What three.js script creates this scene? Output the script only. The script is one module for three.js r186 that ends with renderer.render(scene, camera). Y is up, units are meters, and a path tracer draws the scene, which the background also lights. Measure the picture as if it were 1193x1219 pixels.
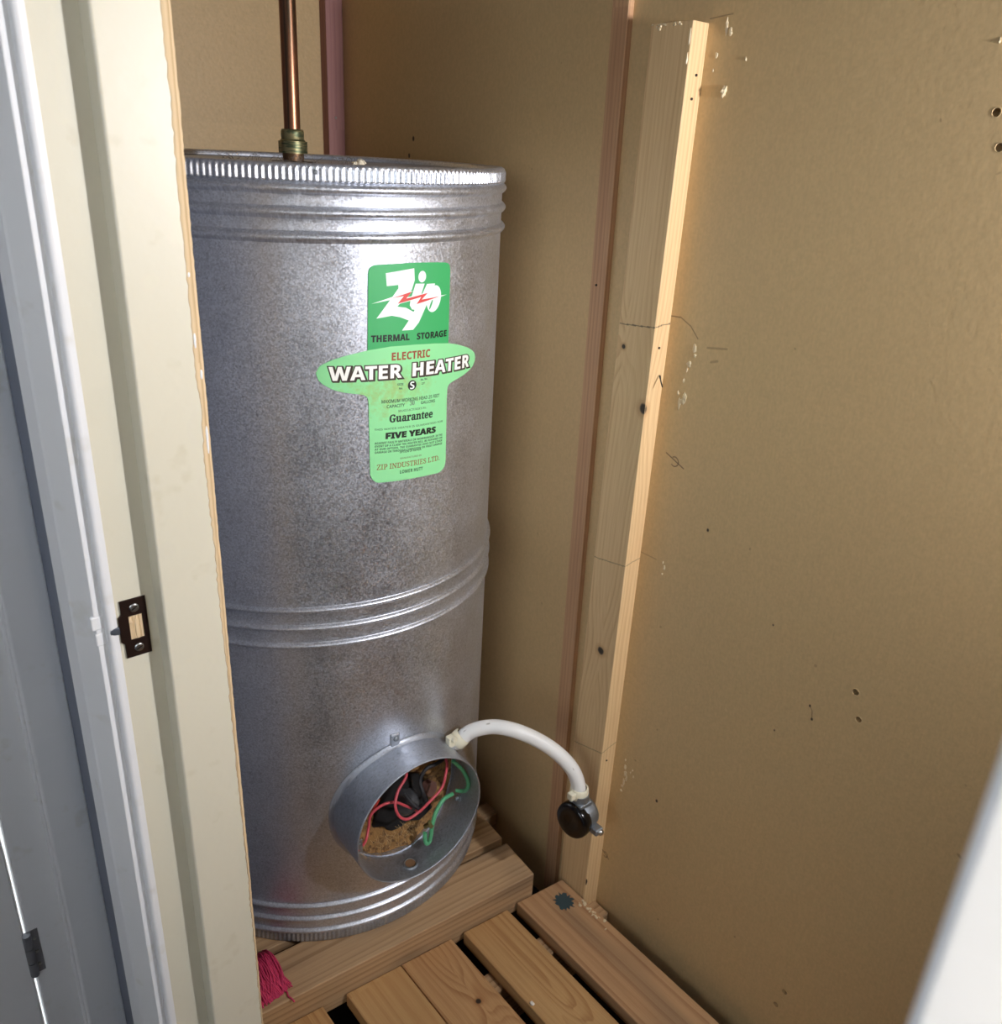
import * as THREE from 'three';
import { RoundedBoxGeometry } from 'three/addons/geometries/RoundedBoxGeometry.js';
import { mergeGeometries, mergeVertices } from 'three/addons/utils/BufferGeometryUtils.js';
import { RectAreaLightUniformsLib } from 'three/addons/lights/RectAreaLightUniformsLib.js';
import { Brush, Evaluator, SUBTRACTION } from 'three-bvh-csg';

// ------------------------------------------------------------------ camera, light, exposure
// x: from the doorway into the cupboard, y: up from the top of the slatted floor, z: towards the near end of the cupboard
const scene = new THREE.Scene();
const camera = new THREE.PerspectiveCamera(62.0, 1193 / 1219, 0.01, 60);
camera.position.set(0, 1.1851, 0);
camera.rotation.set(-0.40404, -0.71367, 0.05205, 'YXZ');
camera.focus = 1.0;
camera.userData.fStop = 9;
const renderer = new THREE.WebGLRenderer({ antialias: true });
renderer.toneMapping = THREE.LinearToneMapping;
renderer.toneMappingExposure = 1.07;
renderer.shadowMap.enabled = true;
RectAreaLightUniformsLib.init();
scene.background = new THREE.Color(0.86, 0.93, 1.0);            // overcast daylight outside the unseen hallway window
scene.backgroundIntensity = 4.8;
const LAMP = { at: [0.824, 1.215, 0.29], size: 0.06, power: 1180, color: 0xf7f8ff };   // unseen small lamp on the cupboard's long wall, out of view

// ------------------------------------------------------------------ helpers
const rng = (seed) => () => { seed = (seed + 0x6d2b79f5) | 0; let t = Math.imul(seed ^ (seed >>> 15), 1 | seed); t = (t + Math.imul(t ^ (t >>> 7), 61 | t)) ^ t; return ((t ^ (t >>> 14)) >>> 0) / 4294967296; };
const hash = (x, y, s) => { let h = Math.imul(x, 374761393) ^ Math.imul(y, 668265263) ^ Math.imul(s, 1274126177); h = Math.imul(h ^ (h >>> 13), 1274126177); return ((h ^ (h >>> 16)) >>> 0) / 4294967296; };
const mod = (a, n) => ((a % n) + n) % n;
function noise(x, y, s, px = 1e6, py = 1e6) {
  const xi = Math.floor(x), yi = Math.floor(y), fx = x - xi, fy = y - yi, u = fx * fx * (3 - 2 * fx), v = fy * fy * (3 - 2 * fy);
  const x0 = mod(xi, px), x1 = mod(xi + 1, px), y0 = mod(yi, py), y1 = mod(yi + 1, py);
  return (hash(x0, y0, s) * (1 - u) + hash(x1, y0, s) * u) * (1 - v) + (hash(x0, y1, s) * (1 - u) + hash(x1, y1, s) * u) * v;
}
const fbm = (x, y, s, px, py, o = 4) => { let a = 0.5, t = 0, n = 0; for (let i = 0; i < o; i++) { t += a * noise(x, y, s + i, px, py); n += a; a *= 0.5; x *= 2; y *= 2; px *= 2; py *= 2; } return t / n; };
const clamp = (x, a = 0, b = 1) => Math.min(b, Math.max(a, x));
const smooth = (a, b, x) => { const t = clamp((x - a) / (b - a)); return t * t * (3 - 2 * t); };
const mix = (a, b, t) => a + (b - a) * t;
function dataTex(w, h, fn, srgb = true) {
  const d = new Uint8Array(w * h * 4);
  for (let y = 0; y < h; y++) for (let x = 0; x < w; x++) { const c = fn(x, y), i = (y * w + x) * 4; d[i] = clamp(c[0], 0, 255); d[i + 1] = clamp(c[1], 0, 255); d[i + 2] = clamp(c[2], 0, 255); d[i + 3] = 255; }
  const t = new THREE.DataTexture(d, w, h); t.wrapS = t.wrapT = THREE.RepeatWrapping; t.magFilter = t.minFilter = THREE.LinearFilter; if (srgb) t.colorSpace = THREE.SRGBColorSpace; t.needsUpdate = true; return t;
}
const taken = new Map();
function numbered(name) { const n = taken.get(name) ?? 0; taken.set(name, n + 1); return n ? `${name}_${String(n).padStart(3, '0')}` : name; }
function mesh(name, geo, mat, parent = scene) { const m = new THREE.Mesh(geo, mat); m.name = numbered(name); m.castShadow = m.receiveShadow = true; parent.add(m); return m; }
function tag(o, label, category, group) { o.userData.label = label; o.userData.category = category; if (group) o.userData.group = group; return o; }
function struct(o) { o.userData.kind = 'structure'; return o; }
function group(name, [x, y, z] = [0, 0, 0], parent = scene) { const g = new THREE.Group(); g.name = numbered(name); g.position.set(x, y, z); parent.add(g); return g; }
// uv in metres from the axis that a face looks along; u runs along axis `long`
function metreUV(g, long = 1, su = 1, sv = 1, ou = 0, ov = 0) {
  const p = g.attributes.position, n = g.attributes.normal, uv = new Float32Array(p.count * 2);
  for (let i = 0; i < p.count; i++) {
    const P = [p.getX(i), p.getY(i), p.getZ(i)], N = [Math.abs(n.getX(i)), Math.abs(n.getY(i)), Math.abs(n.getZ(i))];
    const k = N[0] >= N[1] && N[0] >= N[2] ? 0 : N[1] >= N[2] ? 1 : 2, rest = [0, 1, 2].filter((a) => a !== k);
    const a = k === long ? rest[0] : long, b = k === long ? rest[1] : rest.find((q) => q !== long);
    uv[i * 2] = (k === long ? P[a] * 0.15 : P[a]) / su + ou; uv[i * 2 + 1] = (P[b] + (k === rest[1] ? 0.013 : 0)) / sv + ov;
  }
  g.setAttribute('uv', new THREE.BufferAttribute(uv, 2)); return g;
}
function box(x0, x1, y0, y1, z0, z1, r = 0.001) {
  const g = new RoundedBoxGeometry(x1 - x0, y1 - y0, z1 - z0, 2, Math.min(r, (x1 - x0) / 2.1, (y1 - y0) / 2.1, (z1 - z0) / 2.1)); g.translate((x0 + x1) / 2, (y0 + y1) / 2, (z0 + z1) / 2); return g;
}
const V = (a) => new THREE.Vector3(...a);
const curve = (pts) => new THREE.CatmullRomCurve3(pts.map(V), false, 'centripetal');
const tube = (pts, r, seg = 40, rad = 10) => new THREE.TubeGeometry(curve(pts), seg, r, rad);
function cyl(r, h, { r2 = r, seg = 32, at = [0, 0, 0], axis = [0, 1, 0] } = {}) {
  const g = new THREE.CylinderGeometry(r2, r, h, seg); g.applyQuaternion(new THREE.Quaternion().setFromUnitVectors(V([0, 1, 0]), V(axis).normalize())); g.translate(...at); return g;
}
function lathe(prof, seg, { at = [0, 0, 0], axis = [0, 1, 0] } = {}) {
  const g = new THREE.LatheGeometry(prof.map((p) => new THREE.Vector2(...p)), seg); g.applyQuaternion(new THREE.Quaternion().setFromUnitVectors(V([0, 1, 0]), V(axis).normalize())); g.translate(...at); return g;
}
function lump(rx, ry, rz, seed, rough = 0.25, detail = 4, freq = 2.2) {
  let g = new THREE.IcosahedronGeometry(1, detail); g.deleteAttribute('uv'); g.deleteAttribute('normal'); g = mergeVertices(g);
  const p = g.attributes.position, v = new THREE.Vector3();
  for (let i = 0; i < p.count; i++) { v.fromBufferAttribute(p, i); const k = 1 + rough * (fbm(v.x * freq + 9 + v.z * 1.3, v.y * freq + 7 - v.z, seed) - 0.5) * 2; p.setXYZ(i, v.x * k * rx, v.y * k * ry, v.z * k * rz); }
  g.computeVertexNormals(); g.setAttribute('uv', new THREE.BufferAttribute(new Float32Array(p.count * 2), 2)); return g;
}
const merged = (list) => mergeGeometries(list.map((g) => (g.index ? g.toNonIndexed() : g)));

// ------------------------------------------------------------------ materials
const std = (o) => new THREE.MeshStandardMaterial(o);
function woodTex({ seed, light, dark, len, wid, rings = 9, knots = [], late = 0.6, lines = [], w = 1024, h = 256, warp = 1.6, grime = 0 }) {
  return dataTex(w, h, (px, py) => {
    const u = (px / w) * len, v = (py / h) * wid;
    let s = (v / wid) * rings * 1.5 + warp * (fbm(u * 1.0 + 3, v * 7 + 5, seed) - 0.5) * 2.6 + 0.25 * (fbm(u * 14, v * 60, seed + 20) - 0.5), kd = 0, halo = 0;
    for (const [ku, kv, kr] of knots) {
      const du = (u - ku) / 2.4, dv = v - kv, d = Math.hypot(du, dv), e = Math.exp(-(d * d) / (kr * kr * 9));
      s += e * 2.6 * Math.sign(dv || 1); const dd = Math.hypot(u - ku, dv) * (1 + 0.3 * (fbm(u * 200, v * 200, seed + 4) - 0.5)); kd = Math.max(kd, 1 - smooth(kr * 0.35, kr * 0.62, dd)); halo = Math.max(halo, 1 - smooth(kr * 0.6, kr * 1.25, dd));
    }
    s += 1.1 * (noise(v * 70, u * 0.5, seed + 61) - 0.5); const f = s - Math.floor(s), l = smooth(0.35, 0.93, f) * (1 - smooth(0.94, 1.0, f)) * (0.35 + 1.0 * hash(Math.floor(s), 3, seed)), fib = noise(u * 34, v * 1700, seed + 31) - 0.5 + 0.6 * (noise(u * 7, v * 620, seed + 33) - 0.5), blot = fbm(u * 5, v * 22, seed + 50) - 0.5;
    let t = clamp(l * late * 0.8 + 0.1 + fib * 0.3 + blot * 0.35, 0, 1.2); t = mix(t, 1.0, halo * 0.55);
    const c = [0, 1, 2].map((k) => mix(light[k], dark[k], t) * (1 - 0.72 * kd));
    if (grime) { const g = smooth(0.5, 0.78, fbm(u * 9, v * 30, seed + 77)) * grime; c[0] *= 1 - 0.35 * g; c[1] *= 1 - 0.33 * g; c[2] *= 1 - 0.28 * g; }
    for (const [lu, slope, wd, k] of lines) { const e = Math.abs(u - lu - slope * v - 0.0012 * (noise(v * 90, 3, seed) - 0.5)); if (e < wd) for (let q = 0; q < 3; q++) c[q] *= k; }
    return c;
  });
}
function wood(o, extra = {}) { const m = std({ map: woodTex(o), roughness: 0.62, ...extra }); m.userData = { len: o.len, wid: o.wid }; return m; }
const PINE_L = [194, 154, 102], PINE_D = [156, 108, 62];
const deckMats = [
  wood({ seed: 11, light: [186, 146, 104], dark: [148, 104, 68], len: 1.2, wid: 0.13, rings: 5, late: 0.55, grime: 0.5 }),
  wood({ seed: 23, light: PINE_L, dark: PINE_D, len: 1.2, wid: 0.13, rings: 6, late: 0.5, knots: [[0.27, 0.06, 0.008], [0.31, 0.03, 0.006]] }),
  wood({ seed: 35, light: [192, 150, 102], dark: [150, 100, 58], len: 1.2, wid: 0.13, rings: 10, late: 0.6, knots: [[0.12, 0.07, 0.008], [0.2, 0.1, 0.009]] }),
  wood({ seed: 47, light: PINE_L, dark: [170, 122, 74], len: 1.2, wid: 0.13, rings: 4, late: 0.5 }),
];
const beamMat = wood({ seed: 61, light: [192, 158, 118], dark: [150, 116, 80], len: 0.8, wid: 0.12, rings: 7, late: 0.7, grime: 0.7, warp: 2.2 });
const battenMat = wood({ seed: 73, light: [226, 194, 144], dark: [190, 146, 102], len: 1.4, wid: 0.13, rings: 13, late: 0.42, w: 1400, warp: 1.1, knots: [[0.895, 0.0590, 0.0135], [0.506, 0.034, 0.0115], [0.969, 0.012, 0.006]],
  lines: [[0.9975, 0.09, 0.0007, 0.55], [0.652, 0.16, 0.0006, 0.66], [0.314, 0.25, 0.0006, 0.68]] }, { roughness: 0.55 });
const stripMat = wood({ seed: 89, light: [200, 158, 118], dark: [150, 104, 74], len: 1.5, wid: 0.05, rings: 5, late: 0.5, h: 128 }, { roughness: 0.55 });
const mauveMat = wood({ seed: 97, light: [168, 120, 112], dark: [138, 92, 88], len: 1.2, wid: 0.06, rings: 3, late: 0.4, h: 128, knots: [[0.36, 0.045, 0.008]] });
const rawEdgeMat = wood({ seed: 103, light: [226, 200, 160], dark: [182, 150, 108], len: 0.5, wid: 0.03, rings: 4, h: 128, w: 512, grime: 0.9 }, { roughness: 0.85 });

const WALL = [206, 175, 126];
const peel = dataTex(512, 512, (x, y) => { const u = x / 512, v = y / 512, k = 255 * (0.8 * fbm(u * 70, v * 70, 5, 70, 70, 3) + 0.2 * fbm(u * 20, v * 20, 9, 20, 20, 3)); return [k, k, k]; }, false);
const peelAt = (r) => { const t = peel.clone(); t.repeat.set(r, r); t.needsUpdate = true; return t; };
const wallTone = (u, v, s) => { const b = fbm(u * 3, v * 3, s) - 0.5, f = noise(u * 420, v * 380, s + 9) - 0.5, g = noise(u * 900, v * 130, s + 12) - 0.5; return 1 + 0.07 * b + 0.045 * f + 0.03 * g; };
// the long wall: colour with its pencil marks and scuffs, 1.6 m square, u = -z, v = y
const longWallTex = (() => {
  const N = 2000, S = 1.6, c = document.createElement('canvas'); c.width = c.height = N; const x = c.getContext('2d'), im = x.createImageData(N, N);
  for (let j = 0; j < N; j++) for (let i = 0; i < N; i++) { const k = wallTone((i / N) * S, (j / N) * S, 200), q = (j * N + i) * 4; for (let n = 0; n < 3; n++) im.data[q + n] = clamp(WALL[n] * k, 0, 255); im.data[q + 3] = 255; }
  x.putImageData(im, 0, 0);
  const at = (z, y) => [(-z / S) * N, (1 - y / S) * N];
  const stroke = (pts, w, col) => { x.strokeStyle = col; x.lineWidth = w; x.lineCap = 'round'; x.beginPath(); pts.forEach((p, i) => (i ? x.lineTo(...at(...p)) : x.moveTo(...at(...p)))); x.stroke(); };
  const pencil = 'rgba(70,50,32,0.75)';
  stroke([[-0.667, 0.826], [-0.636, 0.813]], 1.5, pencil);                                     // centre mark: a C crossed by a line
  x.strokeStyle = pencil; x.lineWidth = 1.5; x.beginPath(); const [cx, cy] = at(-0.652, 0.818); x.arc(cx, cy, 8, 0.9, 5.3); x.stroke();
  stroke([[-0.706, 0.128], [-0.686, 0.118], [-0.676, 0.112]], 1.6, pencil); x.beginPath(); const [dx, dy] = at(-0.684, 0.116); x.arc(dx, dy, 6, 0.9, 5.3); x.stroke();
  stroke([[-0.69, 1.001], [-0.672, 1.002], [-0.655, 0.994], [-0.642, 0.981]], 1.3, 'rgba(70,50,32,0.6)');   // shelf line carried over from the batten
  stroke([[-0.69, 0.672], [-0.66, 0.672]], 1.0, 'rgba(70,50,32,0.45)');
  stroke([[-0.685, 1.326], [-0.655, 1.329]], 1.2, 'rgba(70,50,32,0.6)');
  stroke([[-0.626, 0.973], [-0.598, 0.977]], 3, 'rgba(90,66,40,0.3)'); stroke([[-0.618, 0.957], [-0.609, 0.960]], 3.5, 'rgba(90,66,40,0.25)');
  stroke([[-0.402, 0.580], [-0.398, 0.575], [-0.396, 0.564]], 1.0, pencil); x.fillStyle = 'rgba(40,28,20,0.9)';
  for (const [z, y, r] of [[-0.402, 0.58, 1.6], [-0.396, 0.564, 1.8], [-1.26, 1.191, 3.4], [-1.272, 1.165, 3], [-0.585, 0.745, 2], [-0.60, 0.29, 2.4], [-0.47, 0.66, 1.2], [-0.44, 0.52, 1.2]]) { x.beginPath(); x.ellipse(...at(z, y), r, r * 1.4, 0, 0, 7); x.fill(); }
  const R = rng(5);
  for (let i = 0; i < 70; i++) { const z = -R() * 1.4, y = R() * 1.5; x.fillStyle = `rgba(${R() < 0.5 ? '90,66,40' : '228,202,150'},${0.15 + 0.2 * R()})`; x.beginPath(); x.ellipse(...at(z, y), 1 + R() * 3, 1 + R() * 1.5, R() * 3, 0, 7); x.fill(); }
  const t = new THREE.CanvasTexture(c); t.colorSpace = THREE.SRGBColorSpace; t.wrapS = t.wrapT = THREE.RepeatWrapping; return t;
})();
const wallTex = dataTex(512, 512, (x, y) => { const k = wallTone(x / 512 * 1.2, y / 512 * 1.2, 240); return WALL.map((c) => c * k); });
const longWallMat = std({ map: longWallTex, roughness: 0.5, bumpMap: peelAt(5.3), bumpScale: 0.0002 });
const wallMat = std({ map: wallTex, roughness: 0.5, bumpMap: peelAt(4), bumpScale: 0.0005 });
const paintTex = (rgb, seed) => dataTex(512, 512, (x, y) => { const u = x / 512, v = y / 512, d = smooth(0.70, 0.86, fbm(u * 24, v * 24, seed, 24, 24)), k = 1 + 0.03 * (fbm(u * 4, v * 4, seed + 3, 4, 4) - 0.5); return [rgb[0] * k * (1 - 0.03 * d), rgb[1] * k * (1 - 0.035 * d), rgb[2] * k * (1 - 0.05 * d)]; });
const creamMat = std({ map: paintTex([222, 216, 195], 301), roughness: 0.4, bumpMap: peel, bumpScale: 0.0002 });
const stopSideMat = creamMat;
const whitePaint = std({ map: paintTex([240, 240, 240], 317), roughness: 0.35 });
const hallMat = std({ map: paintTex([126, 132, 146], 331), roughness: 0.6 });  // mid blue-grey, chosen to dim and cool light bounced around the hallway
const darkFloorMat = std({ color: 0x2b2724, roughness: 0.95 });
const hallFloorMat = std({ color: 0x52473c, roughness: 0.7 });  // dark brown, chosen to cut light bounced up from the hallway floor

// galvanised sheet: fine spangle in tone, gloss and relief; tile 0.4 m
const spangle = (() => {
  const N = 1024, cells = 250, s = 401;
  const val = new Float32Array(N * N);
  for (let y = 0; y < N; y++) for (let x = 0; x < N; x++) {
    const u = (x / N) * cells + 1.3 * (fbm(x / 9, y / 9, 7, 114, 114, 2) - 0.5), v = (y / N) * cells + 1.3 * (fbm(x / 9 + 40, y / 9, 8, 114, 114, 2) - 0.5), xi = Math.floor(u), yi = Math.floor(v); let best = 9, id = 0;
    for (let b = -1; b < 2; b++) for (let a = -1; a < 2; a++) { const X = mod(xi + a, cells), Y = mod(yi + b, cells), d = (xi + a + hash(X, Y, s) - u) ** 2 + (yi + b + hash(X, Y, s + 1) - v) ** 2; if (d < best) { best = d; id = hash(X, Y, s + 2); } }
    val[y * N + x] = id;
  }
  const big = (x, y) => fbm((x / N) * 9, (y / N) * 9, 431, 9, 9, 4), pit = (x, y) => smooth(0.70, 0.86, fbm((x / N) * 160, (y / N) * 160, 441, 160, 160, 2));
  return {
    map: dataTex(N, N, (x, y) => { const k = 0.93 + 0.13 * (val[y * N + x] - 0.5) + 0.05 * (big(x, y) - 0.5) - 0.07 * pit(x, y); return [k * 224, k * 228, k * 236]; }),
    rough: dataTex(N, N, (x, y) => { const k = 255 * clamp(0.42 + 0.20 * (val[y * N + x] - 0.5) + 0.14 * (big(x, y) - 0.5) + 0.10 * pit(x, y)); return [k, k, k]; }, false),
    bump: dataTex(N, N, (x, y) => { const k = 255 * (0.5 + 0.5 * (val[y * N + x] - 0.5) * 0.6 + 0.3 * (noise(x / 4, y / 4, 450, 256, 256) - 0.5)); return [k, k, k]; }, false),
  };
})();
const galv = std({ map: spangle.map, roughnessMap: spangle.rough, metalness: 0.92, roughness: 1, bumpMap: spangle.bump, bumpScale: 0.00003 });
const galvDull = std({ map: spangle.map, roughnessMap: spangle.rough, color: 0xe2e5e8, metalness: 0.92, roughness: 1.2, bumpMap: spangle.bump, bumpScale: 0.0002 });
const zinc = std({ color: 0x9fa5aa, metalness: 0.92, roughness: 0.5, bumpMap: spangle.bump, bumpScale: 0.0002 });
const steel = std({ color: 0xb9b9b6, metalness: 1, roughness: 0.3 });
const copperTex = dataTex(256, 512, (x, y) => { const t = fbm(x / 256 * 6, y / 512 * 14, 501, 6, 14, 5), d = smooth(0.45, 0.75, t); return [mix(150, 88, d), mix(104, 72, d), mix(78, 56, d)]; });
const copper = std({ map: copperTex, metalness: 0.9, roughness: 0.34 });
const brassTex = dataTex(128, 128, (x, y) => { const d = smooth(0.4, 0.7, fbm(x / 128 * 10, y / 128 * 10, 511, 10, 10, 4)); return [mix(150, 84, d), mix(140, 92, d), mix(100, 66, d)]; });
const brass = std({ map: brassTex, metalness: 0.7, roughness: 0.45 });
const plateMat = std({ color: 0x3a2a24, metalness: 0.75, roughness: 0.42 });
const bakelite = std({ color: 0x0d0b0b, roughness: 0.16 });
const blackRough = std({ color: 0x14110f, roughness: 0.9 });
const greyCap = std({ color: 0x4b4c4e, roughness: 0.45 });
const pvcTex = dataTex(256, 256, (x, y) => { const d = smooth(0.78, 0.84, fbm(x / 256 * 26, y / 256 * 12, 521, 26, 12, 3)), k = 1 + 0.04 * (fbm(x / 40, y / 40, 523) - 0.5); return [238 * k * (1 - 0.25 * d), 236 * k * (1 - 0.27 * d), 230 * k * (1 - 0.3 * d)]; });
const pvc = std({ map: pvcTex, roughness: 0.42 });
const clampMat = std({ color: 0xe6dfc4, roughness: 0.5 });
const redWire = std({ color: 0xd0525c, roughness: 0.42 }), greenWire = std({ color: 0x5fb07c, roughness: 0.42 }), blackWire = std({ color: 0x2a292b, roughness: 0.6 }), redFibre = std({ color: 0xc23a30, roughness: 0.7 });
const wool = std({ map: dataTex(256, 256, (x, y) => { const t = fbm(x / 256 * 18, y / 256 * 18, 541, 18, 18, 4), f = noise(x / 2, y / 9, 545), d = smooth(0.5, 0.72, t); return [mix(150, 104, d) + 40 * (f - 0.5), mix(112, 74, d) + 34 * (f - 0.5), mix(66, 44, d) + 20 * (f - 0.5)]; }), roughness: 1 });
const yarnMat = std({ color: 0xc83560, roughness: 0.75, side: THREE.DoubleSide });
const scarMat = std({ color: 0xdcc8a2, roughness: 0.28 });
const darkHole = std({ color: 0x2c2018, roughness: 0.9 });  // dark plug colour, stands in for shade inside the nail holes

// ------------------------------------------------------------------ the setting
// long wall on the far side of the cupboard, with screw holes drilled through its board
{
  const ev = new Evaluator(); ev.useGroups = false; ev.attributes = ['position', 'normal'];
  let w = new Brush(new THREE.BoxGeometry(0.04, 2.5, 2.6).translate(0.905, 1.12, -0.3)); w.geometry.deleteAttribute('uv'); w.updateMatrixWorld();
  const holes = [[-0.3632, 0.6118, 0.0042], [-0.3519, 0.5789, 0.0038], [-0.3684, 1.2354, 0.0038], [-0.3581, 1.2066, 0.0038], [-0.3643, 0.0747, 0.004], [-0.3571, 0.1076, 0.004]];
  for (const [z, y, r] of holes) { const c = new Brush(cyl(r, 0.026, { seg: 16, at: [0.887, y, z], axis: [1, 0, 0] })); c.geometry.deleteAttribute('uv'); c.updateMatrixWorld(); w = ev.evaluate(w, c, SUBTRACTION); }
  const g = w.geometry, p = g.attributes.position, uv = new Float32Array(p.count * 2); for (let i = 0; i < p.count; i++) { uv[2 * i] = -p.getZ(i) / 1.6464; uv[2 * i + 1] = (p.getY(i) + 0.0344) / 1.6464; } g.setAttribute('uv', new THREE.BufferAttribute(uv, 2));
  const wall = struct(mesh('wall_right', g, longWallMat));
  for (const [z, y, r] of holes.slice(0, 4)) mesh('burr', new THREE.TorusGeometry(r * 1.08, 0.0005, 8, 20).rotateY(Math.PI / 2).translate(0.8852, y, z), longWallMat, wall);
  const scar = (z, y, ry, rz, seed, t = 0.0018) => mesh('paint_scar', lump(t, ry, rz, seed, 0.75, 4, 3).translate(0.8852, y, z), scarMat, wall);
  scar(-0.6719, 1.256, 0.006375, 0.00315, 1, 0.004); scar(-0.6802, 1.3208, 0.00825, 0.00225, 2); scar(-0.674, 1.3157, 0.00375, 0.00225, 3);
  const ridge = (pts, r, seed) => { const R = rng(seed); for (const [z, y, k] of pts) mesh('paint_scar', lump(0.0011, r * k * (0.6 + R() * 0.6), r * k * (0.3 + 0.35 * R()), seed + Math.floor(R() * 99), 0.8, 3, 3).translate(0.8852, y, z), scarMat, wall); };
  ridge([[-0.6637, 0.9617, 1.2], [-0.6616, 0.9535, 1], [-0.6688, 0.9411, 1.4], [-0.6709, 0.9329, 0.8], [-0.674, 0.9185, 1], [-0.6709, 0.8917, 1.6], [-0.6761, 0.8876, 2.2], [-0.6688, 0.8969, 1.4], [-0.6802, 0.9, 0.7]], 0.004, 31);
  ridge([[-0.6874, 0.297, 0.8], [-0.6863, 0.2836, 1.3], [-0.6843, 0.2712, 1.6], [-0.6812, 0.264, 1.4], [-0.6853, 0.2548, 1.4], [-0.6874, 0.2445, 1.2], [-0.6884, 0.2352, 0.8], [-0.674, 0.2805, 0.7], [-0.6709, 0.2867, 0.5], [-0.6678, 0.2764, 0.5]], 0.004, 51);
  ridge([[-0.6668, 0.6571, 0.6], [-0.6637, 0.6499, 0.8], [-0.6658, 0.6396, 0.5], [-0.6894, 1.293, 0.8], [-0.6915, 1.2776, 0.6], [-0.6483, 1.2879, 0.5], [-0.3807, 1.293, 0.7]], 0.004, 71);
}
struct(mesh('wall_back', metreUV(box(0.17, 0.93, -0.14, 2.36, -1.585, -1.5435), 1, 1.2, 1.2), wallMat));
// partition between hallway and cupboard, with the door opening
{
  const y0 = -0.14, y1 = 2.36, h = 1.93, parts = [box(0.176, 0.282, y0, y1, -1.56, -0.775), box(0.176, 0.282, y0, y1, -0.012, 0.99), box(0.176, 0.282, h + 0.025, y1, -0.775, -0.012)];
  struct(mesh('wall_left', metreUV(merged(parts), 1, 1.2, 1.2), hallMat));
}
struct(mesh('wall_end', metreUV(box(0.17, 0.93, -0.14, 2.36, 0.95, 0.99), 1, 1.2, 1.2), wallMat));
struct(mesh('ceiling', metreUV(box(-1.24, 0.95, 2.30, 2.36, -1.60, 1.80), 0, 1.2, 1.2), hallMat));
struct(mesh('wall_hall_far', metreUV(box(-0.75, 0.02, -0.14, 2.3, -1.10, -1.03).translate(-0.80, 0, 0), 1, 1.2, 1.2), hallMat));
struct(mesh('wall_hall_near', metreUV(box(-1.24, 0.30, -0.14, 2.36, 1.72, 1.78), 1, 1.2, 1.2), hallMat));
{
  const y0 = -0.14, y1 = 2.36, a = -0.15, b = 0.9, c = 0.95, d = 2.0;
  struct(mesh('wall_hall', metreUV(merged([box(-1.22, -1.12, y0, y1, -1.10, a), box(-1.22, -1.12, y0, y1, b, 1.78), box(-1.22, -1.12, y0, c, a, b), box(-1.22, -1.12, d, y1, a, b)]), 1, 1.2, 1.2), hallMat));
  const win = struct(group('unseen_window_1', [-1.17, 0, 0]));  // unseen window, placed to bring bluish daylight into hallway and cupboard
  mesh('window_frame', merged([box(-0.03, 0.03, c, c + 0.05, a, b), box(-0.03, 0.03, d - 0.05, d, a, b), box(-0.03, 0.03, c, d, a, a + 0.05), box(-0.03, 0.03, c, d, b - 0.05, b)]), whitePaint, win);
  mesh('window_sill', box(-0.05, 0.09, c - 0.03, c + 0.001, a - 0.04, b + 0.04), whitePaint, win);
  mesh('pane', box(-0.002, 0.002, c + 0.05, d - 0.05, a + 0.05, b - 0.05, 0.0005), new THREE.MeshPhysicalMaterial({ color: 0xffffff, transmission: 1, roughness: 0, thickness: 0 }), win);
}
struct(mesh('ground', new THREE.BoxGeometry(30, 0.04, 30).translate(0, -0.2, 0), std({ color: 0x9a978f, roughness: 0.9 })));
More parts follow.
